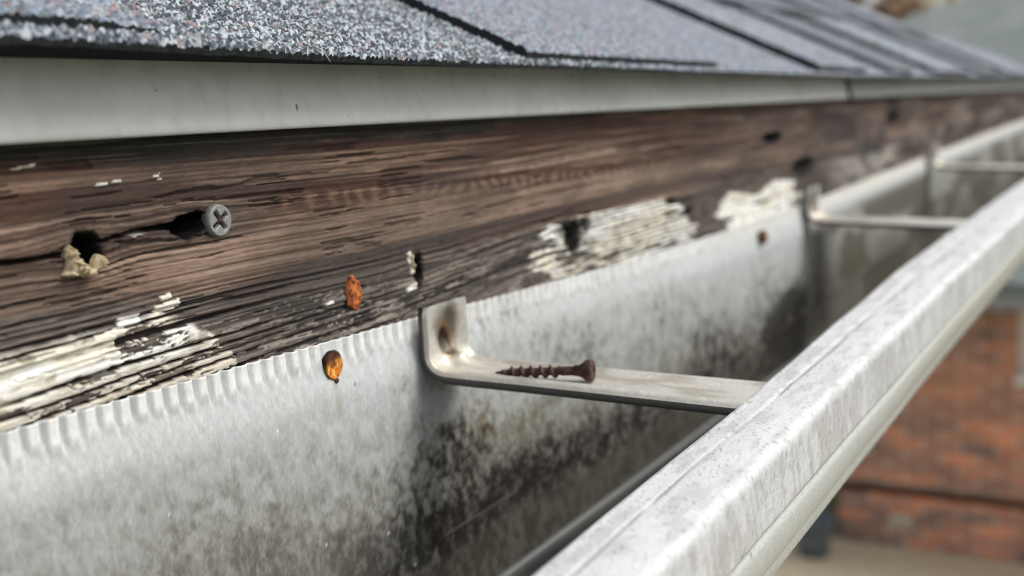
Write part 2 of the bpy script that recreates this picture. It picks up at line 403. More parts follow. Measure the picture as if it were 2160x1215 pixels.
def relief(name, poly, y, height, mat, parent=None, step=.0011, seed=1, edge=.003, fn=None):
    """lumpy low solid standing on the plane y: outline poly in (x, z)"""
    poly = np.array(poly); x0, z0 = poly.min(0) - step; x1, z1 = poly.max(0) + step
    xa, za = np.arange(x0, x1, step), np.arange(z0, z1, step); X, Z = np.meshgrid(xa, za, indexing='ij')
    ins = np.zeros(X.shape, bool); d = np.full(X.shape, 9.)
    for k in range(len(poly)):
        a, b = poly[k], poly[(k + 1) % len(poly)]
        cnd = (a[1] > Z) != (b[1] > Z)
        with np.errstate(divide='ignore', invalid='ignore'):
            ins ^= cnd & (X < (b[0] - a[0]) * (Z - a[1]) / (b[1] - a[1]) + a[0])
        t = np.clip(((X - a[0]) * (b[0] - a[0]) + (Z - a[1]) * (b[1] - a[1])) / max(1e-9, (b[0] - a[0]) ** 2 + (b[1] - a[1]) ** 2), 0, 1)
        d = np.minimum(d, np.hypot(X - a[0] - t * (b[0] - a[0]), Z - a[1] - t * (b[1] - a[1])))
    h = height * ss(0, edge, d) * (-.25 + 2.6 * fbm(X * 170, Z * 170, seed, 4, .75))
    if fn is not None: h = fn(X, Z, d, h)
    Y = np.where(ins, y - h, y)
    idx = np.full(X.shape, -1); V = []; Fc = []
    n, m = X.shape
    q = ins[:-1, :-1] & ins[1:, :-1] & ins[1:, 1:] & ins[:-1, 1:]
    for i, j in np.argwhere(q):
        f = []
        for a, b in ((i, j), (i + 1, j), (i + 1, j + 1), (i, j + 1)):
            if idx[a, b] < 0: idx[a, b] = len(V); V.append((X[a, b], Y[a, b], Z[a, b]))
            f.append(int(idx[a, b]))
        Fc.append(f)
    me = mesh(name, V, Fc)
    bm = bmesh.new(); bm.from_mesh(me)
    be = [e for e in bm.edges if e.is_boundary]
    r = bmesh.ops.extrude_edge_only(bm, edges=be)
    for v in r['geom']:
        if isinstance(v, bmesh.types.BMVert): v.co.y = (y + .006) * U
    bmesh.ops.recalc_face_normals(bm, faces=bm.faces); bm.to_mesh(me); bm.free()
    return link(name, me, mat, parent)

deb = [(.819, -.114), (.823, -.119), (.824, -.127), (.831, -.134), (.84, -.142), (.846, -.143), (.848, -.134), (.855, -.128), (.859, -.135), (.853, -.143), (.846, -.147), (.844, -.152), (.836, -.153), (.826, -.149), (.815, -.149), (.805, -.146), (.811, -.139), (.814, -.131), (.811, -.126), (.815, -.119)]
d = relief('torn_fibre_clump', deb, .998, .010, FIBRE, fascia, .0008, 5, .003)
d['label'] = 'cream torn fibre hanging from the old hole'
d = relief('wood_splinter', [(1.438, -.204), (1.443, -.206), (1.444, -.220), (1.447, -.232), (1.443, -.240), (1.440, -.228), (1.436, -.216)], .999, .005, FIBRE, fascia, .0011, 9, .003)
d['label'] = 'pale splinter edging the narrow slot'

# ------------------------------------------------------------------ screws and nail heads on the board
def head_disc(name, x, z, y, R, mat, height, colour, seed, cross=0, dome=0., rag=0., parent=None, n=44, squash=1.0):
    a = np.linspace(-1.15, 1.15, n); A, B = np.meshgrid(a, a, indexing='ij')
    ang = np.arctan2(B, A); rr = np.hypot(A, B * squash)
    lim = 1 + rag * (fbm(np.cos(ang) * 2 + 5, np.sin(ang) * 2 + 5, seed, 3) - .5) * 2
    # radial grid for a clean rim
    nr, na = 22, 64
    r = np.linspace(0, 1, nr); t = np.linspace(0, 2 * math.pi, na + 1)
    Rr, T = np.meshgrid(r, t, indexing='ij')
    L = 1 + rag * (fbm(np.cos(T) * 2 + 5, np.sin(T) * 2 + 5, seed, 3) - .5) * 2
    px, pz = Rr * L * np.cos(T), Rr * L * np.sin(T) / squash
    h = height * ss(1.0, .90, Rr) + dome * (1 - Rr ** 2) + rag * .012 * (fbm(px * 4, pz * 4, seed + 3, 3) - .5)
    cr = 0
    if cross:
        ca, sa = math.cos(.62), math.sin(.62); u, v = px * ca + pz * sa, -px * sa + pz * ca
        arm = np.minimum(np.maximum(np.abs(u) / .60, np.abs(v) / .135), np.maximum(np.abs(v) / .60, np.abs(u) / .135))
        cr = np.maximum(ss(1.25, .85, arm), ss(1.15, .8, np.hypot(px, pz) / .24))
        h = h - .0062 * cr
    c = colour(px, pz, Rr, cr)
    P = np.stack([x + px * R, y - h, z + pz * R], -1)
    rim = np.stack([x + px[-1:] * R * .9, y + .008 + 0 * px[-1:], z + pz[-1:] * R * .9], -1)
    P = np.concatenate([P, rim], 0); c = np.concatenate([c, c[-1:] * .5], 0)
    return link(name, gridmesh(name, P, c), mat, parent)

def zinc_col(px, pz, r, cr):
    c = np.broadcast_to(srgb(150, 152, 146), px.shape + (3,)) * (.85 + .3 * fbm(px * 6, pz * 6, 3, 3))[..., None]
    return mix(c, srgb(36, 41, 47), np.asarray(cr) * .9 + 0 * px)
s1 = head_disc('deck_screw', 1.0384, -.1123, 1.0000, .0203, ZINC, .0065, zinc_col, 2, cross=1)
tag(s1, 'grey countersunk screw head with a cross recess driven into the brown board', 'screw')
cone = revolve([(0, .0185), (.012, .010), (.03, .006)], (1.0384, .9985, -.1123), (1.0384, 1.05, -.1123), 24)
link('shank', mesh('shank', *cone), RUST, s1)

def rust_a(px, pz, r, cr):
    n = fbm(px * 3.5 + 7, pz * 3 + 2, 15, 4)
    c = mix(np.broadcast_to(srgb(142, 76, 42), px.shape + (3,)), srgb(196, 116, 64), ss(.45, .65, n))
    return mix(c, srgb(48, 28, 22), ss(.55, .7, fbm(px * 3, pz * 3, 19, 3)) * .8 + ss(-.5, -.95, px) * .5)
s2 = head_disc('rusty_nail', 1.294, -.2432, 1.0005, .0175, RUSTC, .003, rust_a, 4, dome=.000, rag=.30, squash=.74)
tag(s2, 'flaking red-brown nail head stuck in the bare wood above the gutter edge', 'nail', 'rusted fastener heads')

def rust_b(px, pz, r, cr):
    n = fbm(px * 5 + 1, pz * 2 + 2, 25, 4)
    c = mix(np.broadcast_to(srgb(204, 122, 42), px.shape + (3,)), srgb(246, 178, 84), ss(.42, .6, n))
    c = mix(c, srgb(84, 46, 26), ss(.56, .68, fbm(px * 4, pz * 2, 29, 3)) * .8)
    c = mix(c, srgb(92, 58, 40), ss(.0, .5, pz - .25 * px + .25 * (n - .5)))
    return mix(c, srgb(34, 22, 18), ss(.86, .97, r) * .8)
s3 = head_disc('rusty_nail', 1.2085, -.3255, .9755, .0185, RUSTC, .003, rust_b, 6, dome=-.003, rag=.06, squash=.88)
tag(s3, 'oval orange and brown rusted fastener head on the pale gutter wall, left of the hanger', 'nail', 'rusted fastener heads')
v, f = revolve([(0, .001), (.001, .0038), (.003, .0042), (.005, .003)], (1.211, .977, -.3475), (1.211, .96, -.3475), 12)
link('drip', mesh('drip', v, f), RUST, s3)
def rust_c(px, pz, r, cr): return np.broadcast_to(srgb(112, 76, 52), px.shape + (3,)) * 1.
s4 = head_disc('rusty_nail', 3.075, -.372, .966, .020, RUSTC, .006, rust_c, 8, dome=.004, rag=.1)
tag(s4, 'small blurred brown nail head on the gutter wall before the second hanger', 'nail', 'rusted fastener heads')

# ------------------------------------------------------------------ drip edge
def zedge(X): return np.interp(X, [-3, .5, .69, .85, 1.155, 1.49, 2.33, 3.84, 6, 13], [.086, .083, .081, .078, .071, .068, .061, .053, .054, .055])
def drip(x0, x1, dz):
    prof = np.array([(1.03, .114), (.99, .0965), (.982, .090), (.979, .070), (.977, .048), (.973, .030), (.969, .014), (.966, .004), (.965, -.002), (.966, -.0055), (.969, -.0065), (.972, .001), (.980, .012)])
    X1 = np.unique(np.concatenate([np.arange(x0, min(x1, 3), .05), np.linspace(max(x0, min(x1, 3)), x1, 40)]))
    P = np.zeros((len(X1), len(prof), 3)); P[..., 0] = X1[:, None]
    wob = .004 * (vn(X1 * 1.3, 0 * X1, 3) - .5)
    P[..., 1] = prof[None, :, 0] + wob[:, None]; P[..., 2] = prof[None, :, 1] + dz + (-.0016 * X1)[:, None] * (X1[:, None] > 0) + .002 * (vn(X1 * .8, 0 * X1, 9) - .5)[:, None] + (zedge(X1) - .055)[:, None] * .85 * ss(.0, .08, prof[None, :, 1])
    return gridmesh('drip_edge', P, flip=True)
o = link('drip_edge', drip(-3, 4.04, .0), DRIP); tag(o, 'long smooth grey metal drip edge from the left up to the dark seam', 'drip edge', 'drip edge strips')
DRIPF = noise_mat('darker drip edge paint', [(.25, (.31, .32, .30)), (.5, (.37, .38, .355)), (.8, (.42, .43, .405))], (10, 90, 7), .55, bstr=.05)  # far strip coloured darker than the near one
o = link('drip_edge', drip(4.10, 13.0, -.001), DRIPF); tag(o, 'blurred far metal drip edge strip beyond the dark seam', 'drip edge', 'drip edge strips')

# ------------------------------------------------------------------ shingle roof: plane rising 0.48 per unit from the eave at y = 0.9
MS = .48; LN = math.hypot(1, MS)
def roofpt(X, s, h):
    """s: distance up the slope, h: height above the underside of the eave"""
    dz = (zedge(X) - .055) * np.exp(-np.maximum(s, 0) / .5)
    return np.stack([X, .9 + s / LN - h * MS / LN, .055 + dz + s * MS / LN + h / LN], -1)
roof = empty('shingle_roof', (5, 1.0, .06))
tag(roof, 'grey granular shingle roof edge overhanging the drip edge', 'roof')

def granules(X, S, tint, cell=.0072, seed=1):
    f1, f2, cid = worley(X / cell + .35 * vn(X * 300, S * 300, seed), S / cell, seed)
    g1, g2, gid = worley(X / cell * 2.1, S / cell * 2.1, seed + 5)
    hgt = ss(.75, .1, f1) * (.35 + .65 * cid) + .3 * ss(.8, .2, g1) * gid
    base = tint(cid, gid, X, S) * np.array([.57, .60, .615])
    return hgt, base
def tint_grey(cid, gid, X, S):
    c = mix(np.broadcast_to(srgb(104, 112, 122), cid.shape + (3,)), srgb(238, 243, 248), ss(.30, .85, cid))
    c = mix(c, srgb(40, 46, 54), (gid > .66) * .85)
    return mix(c, srgb(190, 160, 155), (cid > .965) * .7)
def tint_mauve(cid, gid, X, S):
    c = mix(np.broadcast_to(srgb(138, 144, 152), cid.shape + (3,)), srgb(210, 214, 220), ss(.3, .8, cid))
    c = mix(c, srgb(84, 84, 92), (gid > .74) * .75)
    c = mix(c, srgb(200, 152, 144), (cid > .90) * .65)
    return mix(c, srgb(140, 168, 200), ((gid > .48) & (gid < .64)) * .7)
def tint_dusk(cid, gid, X, S):
    c = mix(np.broadcast_to(srgb(108, 114, 122), cid.shape + (3,)), srgb(166, 168, 174), ss(.3, .8, cid))
    return mix(c, srgb(84, 84, 92), (gid > .75) * .7)

def slab(name, x0, x1, s0, s1, h0, t, tint, d, seed, amp=.0050, top=None, rag=.003):
    """one shingle tab: granular top, ragged front and cut sides, asphalt edges"""
    nx = max(8, int((x1 - x0) / d)); ns = max(6, int((s1 - s0) / d))
    Xa = np.linspace(x0, x1, nx); Sa = s0 + (s1 - s0) * np.linspace(0, 1, ns)
    X, S = np.meshgrid(Xa, Sa, indexing='ij')
    hg, c = granules(X, S, tint, seed=seed)
    front = rag * (fbm(Xa * 70, 0 * Xa, seed + 3, 3, .7) - .5) * 2
    fade = np.clip(1 - (S - s0) / .02, 0, 1)
    Sd = S - front[:, None] * fade
    h = h0 + t + amp * (hg - .3) + .0025 * (fbm(X * 9, S * 9, seed + 9, 3) - .5)
    if top is not None: h = top(X, S, h)
    h = h - .004 * ss(.006, 0, S - s0)
    P = roofpt(X, Sd, h)
    # skirt all round
    Pb = roofpt(X, Sd, np.full(X.shape, h0) + .002 * (fbm(X * 60, S * 60, seed + 2, 2) - .5))
    n, m = X.shape
    idx = np.arange(n * m).reshape(n, m)
    ring = np.concatenate([idx[:, 0], idx[-1, 1:], idx[-2::-1, -1], idx[0, -2:0:-1]])
    V = np.concatenate([P.reshape(-1, 3), P.reshape(-1, 3)[ring], Pb.reshape(-1, 3)[ring]])
    # a middle row roughens the cut edge
    k = len(ring); b0, b1 = n * m, n * m + k
    q = np.stack([idx[:-1, :-1], idx[1:, :-1], idx[1:, 1:], idx[:-1, 1:]], -1).reshape(-1, 4)
    r = np.arange(k); r2 = (r + 1) % k
    qs = np.stack([b0 + r, b1 + r, b1 + r2, b0 + r2], -1)
    qa = np.concatenate([q, qs]); nf = len(qa)
    me = bpy.data.meshes.new(name)
    me.vertices.add(len(V)); me.vertices.foreach_set('co', W(V).ravel())
    me.loops.add(nf * 4); me.loops.foreach_set('vertex_index', qa.ravel().astype(np.int32))
    me.polygons.add(nf); me.polygons.foreach_set('loop_start', np.arange(0, nf * 4, 4, dtype=np.int32)); me.polygons.foreach_set('loop_total', np.full(nf, 4, dtype=np.int32))
    me.update(calc_edges=True)
    call = np.concatenate([c.reshape(-1, 3), np.full((2 * k, 3), .02)])
    setcol(me, call)
    me.materials.append(GRAN); me.materials.append(ASPH)
    mi = np.zeros(nf, np.int32); mi[len(q):] = 1; me.polygons.foreach_set('material_index', mi)
    return link(name, me, [], roof)

def hip(s): return 10.6 - s / LN * 2.95       # the far end of the roof, leaning back up the slope
# first layer at the eave
slab('starter_shingle', -3, .62, .0, .66, 0, .011, tint_grey, .03, 3)
slab('starter_shingle', .622, 2.05, .0, .66, 0, .011, tint_grey, .0022, 5, amp=.0062)
slab('starter_shingle', 2.052, 4.6, .0, .66, 0, .011, tint_mauve, .006, 6)
slab('starter_shingle', 4.602, 10.4, .0, .66, 0, .011, tint_mauve, .03, 7)
# second layer: the raised tabs of the first course
slab('shingle', -2.2, .50, .028, .66, .011, .015, tint_mauve, .03, 11)
slab('shingle', .502, .905, .028, .66, .011, .013, tint_mauve, .0022, 12, top=lambda X, S, h: h - .006 * ss(.78, .905, X))
slab('shingle', 1.66, 2.56, .012, .66, .011, .016, tint_mauve, .0034, 13)
slab('shingle', 3.40, 4.02, .010, .66, .011, .022, tint_mauve, .008, 14)
slab('shingle', 4.42, 4.85, .012, .66, .011, .018, tint_dusk, .012, 15)
slab('shingle', 5.3, 6.3, .014, .66, .011, .022, tint_mauve, .015, 16)
slab('shingle', 6.75, 7.5, .014, .66, .011, .020, tint_dusk, .02, 17)
slab('shingle', 8.0, 9.2, .014, .66, .011, .020, tint_mauve, .02, 18)
# higher courses
slab('shingle', -3, .9, .66, 1.34, .020, .02, tint_mauve, .03, 19)
slab('shingle', .902, 2.6, .66, 1.34, .020, .02, tint_grey, .012, 20)
slab('shingle', 2.602, 5.1, .66, 1.34, .022, .02, tint_dusk, .012, 21)
slab('shingle', 5.102, 8.55, .66, 1.34, .022, .022, tint_dusk, .02, 22)
slab('shingle', 5.6, 6.5, .68, 1.30, .044, .016, tint_dusk, .02, 25)
slab('shingle', 7.1, 8.0, .68, 1.30, .044, .016, tint_mauve, .02, 26)
slab('shingle', -3, 3.2, 1.34, 3.4, .022, .02, tint_grey, .04, 23)
slab('shingle', 3.202, 6.9, 1.34, 1.95, .022, .02, tint_dusk, .02, 24)
# boarding under the shingles
P = np.array([roofpt(np.array(a), np.array(b), np.array(h)) for a, b, h in [(-3, .05, -.004), (10.6, .05, -.004), (hip(3.4), 3.4, .012), (-3, 3.4, .012), (-3, .09, -.06), (10.4, .09, -.06), (hip(3.4), 3.4, -.06), (-3, 3.4, -.06)]])
link('roof_deck', mesh('roof_deck', P, [[0, 1, 2, 3], [7, 6, 5, 4], [0, 4, 5, 1], [1, 5, 6, 2], [2, 6, 7, 3], [3, 7, 4, 0]]), ASPH, roof, smooth=False)
# stray strands at the cut edge
for a, b in (((1.005, .005, .019), (1.03, -.010, .009)), ((1.055, .004, .018), (1.068, -.007, .010)), ((1.115, .004, .018), (1.135, -.013, .004)), ((1.13, .004, .02), (1.142, -.006, .012))):
    p0, p1 = roofpt(np.array(a[0]), np.array(a[1]), np.array(a[2])), roofpt(np.array(b[0]), np.array(b[1]), np.array(b[2]))
    mid = (p0 + p1) / 2 + np.array([0, -.002, .004])
    o = link('fibre_strand', mesh('fibre_strand', *tube([p0, mid, p1], [.0006, .0005, .0003], 6)), HAIR, roof)

# ------------------------------------------------------------------ gutter
gutter = empty('gutter', (1.5, .75, -.78))
tag(gutter, 'dirty white metal rain gutter with a thick rolled front lip', 'gutter')
pale = srgb(205, 208, 205)
def ztop_back(X): return np.interp(X, [-3, .4, .714, 1.03, 1.46, 1.62, 2.2, 2.9, 3.63, 4.6, 5.83, 7.5, 9.74, 13], [-.286, -.286, -.288, -.294, -.304, -.310, -.325, -.331, -.333, -.318, -.299, -.278, -.2565, -.23])
def back_panel(X1, far):
    s1 = np.concatenate([np.arange(0, .07, .0022), np.arange(.07, .50, .0036), [.50]])
    X, S = np.meshgrid(X1, s1, indexing='ij')
    zt = ztop_back(X1)[:, None] * .985
    zb = -.775
    Z = zt + (zb - zt) * (S / .5)
    dt = zt - Z
    ramp_ = ss(0, .085, dt)
    Y = .9825 - .0115 * ramp_ + (.010 if far else 0)
    Y = Y + .004 * (fbm(X * 1.5, Z * 3, 5, 3) - .5)
    # crimps along the top edge
    ph = X1 / .0235 + .5 * vn(X1 * 3, 0 * X1, 7)
    ph = ph[:, None] + dt * 1.5
    fr = ph - np.floor(ph)
    rib = ss(0, .3, fr) * (1 - ss(.78, 1.0, fr))
    rlen = .035 + .010 * (_hash(np.floor(ph), 0 * ph, 5) - .5)
    mask = ss(1.15, .6, dt / rlen) * (1 - ss(2.5, 3.2, X)) * (1 - .75 * np.exp(-((X - 1.205) / .022) ** 2))
    Y = Y - .0085 * (rib - .55) * mask * (.65 + .6 * _hash(np.floor(ph), 0 * ph, 15))
    # a slight crease low on the wall, and a bead where it turns into the floor
    zc = -.652 - .006 * (X - 1.4)
    Y = Y + .0025 * ss(.004, -.004, Z - zc)
    # colours: pale paint, green-brown film with painted shade, black mould
    st = fbm(X * 135 + 36 * Z, Z * 92, 301, 4, .72)
    st2 = fbm(X * 58 + 14 * Z, Z * 44, 311, 4, .65)
    big = fbm(X * 4.2, Z * 6.5, 321, 4)
    c = np.broadcast_to(srgb(198, 201, 200), X.shape + (3,)) * (.90 + .2 * fbm(X * 150 + 50 * Z, Z * 26, 331, 3))[..., None]
    c = mix(c, srgb(234, 234, 230), mask * rib * .8)  # light caught by the raised crimps, painted into the colour
    c = mix(c, srgb(172, 173, 169), ss(.38, .66, st2) * ss(.04, .14, dt) * .5)
    z1 = np.interp(X1, [.5, .72, .85, .95, 1.08, 1.2, 1.32, 1.42, 1.55, 1.7, 2.0, 2.4, 3.0, 3.4, 3.64], [-.45, -.46, -.46, -.465, -.475, -.49, -.50, -.475, -.455, -.475, -.50, -.53, -.56, -.55, -.58])[:, None]
    lvl = (z1 - Z) / .13
    film_shade = ss(-1.5, 1.0, lvl + 1.0 * (big - .5) + .5 * (st2 - .5) + .7 * (st - .5))
    olive = mix(np.broadcast_to(srgb(134, 131, 117), c.shape), srgb(104, 100, 84), ss(.36, .68, st))
    c = mix(c, olive, film_shade * .72)  # dirt film plus the trough's inner shade, painted stronger down the wall
    deep = ss(.0, 1.5, lvl + .4 * (big - .5) + .5 * (st - .5)) * (.45 + .55 * ss(1.05, 1.5, X))
    c = mix(c, mix(np.broadcast_to(srgb(112, 109, 98), c.shape), srgb(78, 74, 64), ss(.40, .62, st2)), deep * .75)
    och = np.exp(-((X - 1.64) / .10) ** 2 - ((Z + .495) / .035) ** 2)
    c = mix(c, srgb(142, 116, 66), och * ss(.4, .6, big * .5 + st2 * .5) * .9)
    c = mix(c, srgb(92, 98, 62), np.exp(-((X - 1.72) / .16) ** 2 - ((Z + .54) / .04) ** 2) * ss(.42, .58, st) * .6)
    dk = np.interp(X1, [.5, .9, 1.1, 1.25, 1.45, 13], [-.14, -.13, -.085, -.02, .0, .02])[:, None]
    dk = dk + .10 * np.exp(-((Z + .640 + .02 * (X - 1.4)) / .05) ** 2) * ss(1.05, 1.35, X) * (1 - ss(2.1, 2.7, X)) + .11 * np.exp(-((X - 1.475) / .035) ** 2) * ss(-.45, -.49, Z)  # darker band low on the wall, darker trail below the first hanger
    mould = ss(.43, .77, .24 * st + .34 * st2 + .42 * big + .17 * np.clip(lvl, -2, 1.0) + .02 + dk)
    gap = np.exp(-((Z + .555 - .02 * (X - 1.3)) / .035) ** 2) * ss(1.55, 1.7, X) * (1 - ss(2.2, 2.6, X))
    mould = mould * (1 - .75 * gap)
    wash = ss(-.012, .012, (-.683 - .012 * (X - 1.4)) - Z + .05 * (big - .5))
    mould = mould * (1 - .35 * wash)
    c = mix(c, mix(np.broadcast_to(srgb(74, 69, 56), c.shape), srgb(36, 31, 29), ss(.3, .85, mould)), mould * (.36 + .54 * ss(1.1, 1.45, X)) * (.70 + .42 * ss(.36, .58, .5 * st + .5 * st2)))
    c = mix(c, mix(np.broadcast_to(srgb(60, 55, 49), c.shape), srgb(37, 34, 31), ss(.40, .6, st2)), wash * .85 * (1 - mould))
    patch = np.exp(-((X - 3.35) / .35) ** 2 - ((Z + .66) / .12) ** 2)
    c = mix(c, srgb(40, 36, 34), ss(.25, .6, patch + .9 * (st2 - .5)) * .85)
    c = mix(c, srgb(150, 142, 128), np.exp(-((Z - zc - .003) / .0022) ** 2) * ss(.42, .5, fbm(X * 6, 0 * X, 17, 2)) * .55)
    bl = np.exp(-((X - 1.2095 - .003 * np.sin(Z * 90)) / .007) ** 2) * ss(-.335, -.345, Z) * ss(-.43, -.35, Z)
    c = mix(c, srgb(150, 118, 84), bl * .35 * ss(.35, .6, st2))
    # scattered specks
    w1, _, wid = worley(X * 26, Z * 26, 341)
    c = mix(c, srgb(70, 66, 60), (w1 < .05) * (wid > .93) * .8)
    c = mix(c, srgb(245, 245, 240), (w1 < .05) * (wid < .035) * .9)
    if far:
        c = mix(c, srgb(122, 119, 106), ss(.03, .09, dt) * .65)
        c = mix(c, srgb(30, 28, 27), np.exp(-((X - 3.70) / .17) ** 2) * ss(-.39, -.44, Z) * .93)
        c = mix(c, srgb(222, 218, 208), ss(.045, .025, dt) * .9)  # light on the top flange, painted as a pale band
        blot = fbm(X * 2.4, Z * 7, 351, 3)
        c = mix(c, srgb(84, 78, 64), ss(.50, .60, blot) * ss(.05, .1, dt) * .8)
    else:
        c = mix(c, srgb(214, 214, 208), ss(.05, .02, dt) * ss(2.4, 2.9, X) * .8)  # the same painted light along the near panel's far end
    c = c * (.9 + .2 * fbm(X * 240, Z * 110, 361, 2))[..., None]
    P = np.stack([X, Y, Z], -1)
    back = P[:, :1] + np.array([0, .006, -.004]); back2 = P[:, -1:] + np.array([0, .008, 0])
    P = np.concatenate([back2, back, P], 1); c = np.concatenate([c[:, -1:] * .5, c[:, :1] * .8, c], 1)
    return gridmesh('back_panel', P, c, flip=True)
link('back_panel', back_panel(np.concatenate([np.linspace(-3, .60, 60)[:-1], xs_grid(.60, 3.50, .0019, 1.6), [3.53]]), False), GUT, gutter)
o = link('back_panel', back_panel(np.linspace(3.45, 13, 700), True), GUT, gutter)
o['label'] = 'blurred far back panel with a pale top band'

# floor, sunk in dark wet silt, with a bead along the wall
def strip(name, prof, X1, colf, mat, zoff=None, flip=False):
    prof = np.array(prof); P = np.zeros((len(X1), len(prof), 3))
    P[..., 0] = X1[:, None]; P[..., 1] = prof[None, :, 0]; P[..., 2] = prof[None, :, 1]
    if zoff is not None: P = zoff(P)
    c = colf(P[..., 0], P[..., 1], P[..., 2])
    return link(name, gridmesh(name, P, c, flip), mat, gutter)
XL = np.concatenate([np.linspace(-3, .4, 50)[:-1], xs_grid(.4, 13, .004, 1.2)])
prof = [(.985, -.768), (.975, -.7755), (.966, -.7765), (.963, -.7775), (.961, -.7805), (.945, -.7815)] + [(y, -.781) for y in np.linspace(.93, .60, 24)] + [(.58, -.775)]
def floor_c(X, Y, Z):
    n = fbm(X * 7, Y * 9, 401, 4)
    c = mix(np.broadcast_to(srgb(38, 40, 40), X.shape + (3,)), srgb(54, 54, 52), ss(.4, .7, n))
    return mix(c, srgb(150, 152, 150), ss(.9605, .9625, Y) * ss(.975, .968, Y) * .5)  # highlight along the bead, painted into the colour
WET, ntw, bw = new_mat('wet dark silt', .4, 0, .35)
aw = ntw.nodes.new('ShaderNodeAttribute'); aw.attribute_name = 'Col'; ntw.links.new(aw.outputs['Color'], bw.inputs['Base Color'])
strip('trough_floor', prof, XL, floor_c, WET, flip=True)

# front: inner wall hidden below, hem, flat top, vertical face, crease, ogee
K = .97
def lip_off(P):
    X = P[..., 0]
    zt = np.interp(X, [-3, .6, .9, 1.26, 1.6, 2.0, 2.6, 4, 13], [-.445, -.436, -.424, -.413, -.409, -.402, -.395, -.392, -.37])
    wide = np.interp(X, [-3, 1.5, 2.0, 2.7, 4, 13], [0, 0, .012, .028, .036, .036])
    Q = P.copy()
    t = np.clip((P[..., 1] - .40) / .10, 0, 1)
    wob = .007 * (fbm(X * 1.9, P[..., 1] * 3, 9, 3) - .5)
    Q[..., 1] = P[..., 1] + wide * t * (P[..., 2] > -.05) + wob
    Q[..., 2] = P[..., 2] + zt + .0035 * (fbm(X * 3, P[..., 1] * 16, 12, 3) - .5) * (P[..., 2] > -.02)
    # the crease wanders where the hem was rolled
    Q *= K
    return Q
top = [(y, .0005 + .0018 * (1 if y > .468 else 0) + .0014 * math.sin(y * 60)) for y in np.linspace(.494, .416, 30)]
lip = [(.490, -.034), (.500, -.030), (.5045, -.020), (.5045, -.010), (.502, -.003), (.499, .002)] + top + \
      [(.411, .0005), (.407, -.001), (.4035, -.0035), (.4012, -.007), (.400, -.012)] + [(.3995 - .0015 * k / 14, -.012 - .070 * (k + 1) / 14) for k in range(14)] + \
      [(.3985, -.0845), (.4005, -.0862), (.4055, -.0872), (.4075, -.0882), (.4035, -.0900), (.4005, -.094)] + [(.3985 - .0005 * k + .00012 * k * k, -.098 - .0046 * k) for k in range(12)] + \
      [(.405, -.158), (.418, -.172), (.438, -.196), (.462, -.232), (.49, -.28), (.525, -.32), (.556, -.355), (.578, -.385), (.598, -.400), (.60, -.396), (.58, -.378)]
def lip_c(X, Y, Z):
    Xk, Yk = X, Y
    n1 = fbm(X * 60, Y * 240 + Z * 30, 501, 4, .6); n2 = fbm(X * 18, Y * 60 + Z * 10, 511, 4)
    c = mix(np.broadcast_to(srgb(217, 219, 219), X.shape + (3,)), srgb(200, 201, 200), ss(.46, .66, n2))
    zt = np.interp(X / K, [-3, .6, .9, 1.26, 1.6, 2.0, 2.6, 4, 13], [-.445, -.436, -.424, -.413, -.409, -.402, -.395, -.392, -.37]) * K
    face = ss(-.008, -.016, Z - zt) * ss(.45, .43, Y)
    run = fbm(X * 110 + 25 * (Z - zt), (Z - zt) * 18, 521, 4, .6)
    c = mix(c, srgb(184, 183, 181), face * ss(.36, .68, run) * .8)
    c = mix(c, srgb(192, 195, 189), ss(-.084, -.09, Z - zt) * .9)
    c = mix(c, srgb(186, 186, 172), ss(-.084, -.092, Z - zt) * ss(1.6, 2.6, X) * .6)
    # hairline scuffs
    a = np.abs(fbm(X * 90 + 60 * Y, Y * 160 - 50 * X + Z * 60, 531, 3, .6) - .5)
    c = mix(c, srgb(140, 140, 138), ss(.03, .006, a) * (Z - zt > -.09) * ss(.36, .52, n1) * .6)
    hem = np.exp(-((Y / K - .4665 - .002 * (vn(X * 9, 0 * X, 3) - .5)) / .0016) ** 2) * (Z - zt > -.01) * ss(.26, .50, fbm(X * 7, 0 * X, 541, 3))
    c = mix(c, srgb(96, 97, 98), hem * .9)
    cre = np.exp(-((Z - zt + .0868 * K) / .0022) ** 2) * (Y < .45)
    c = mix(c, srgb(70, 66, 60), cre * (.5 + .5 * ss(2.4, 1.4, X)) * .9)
    w1, _, wid = worley(X * 34, (Y + Z) * 60, 551)
    c = mix(c, srgb(90, 84, 78), (w1 < .06) * (wid > .95) * .7)
    return c
LIPM = col_mat('chalky white lip paint', .45, (230, 260, 230), .82, 1.1, .5, .0018, spec=.45)
XF = np.concatenate([np.linspace(-3, .4, 50)[:-1], xs_grid(.4, 13, .0034, 1.2)])
strip('front_lip', lip, XF, lip_c, LIPM, lip_off, flip=True)

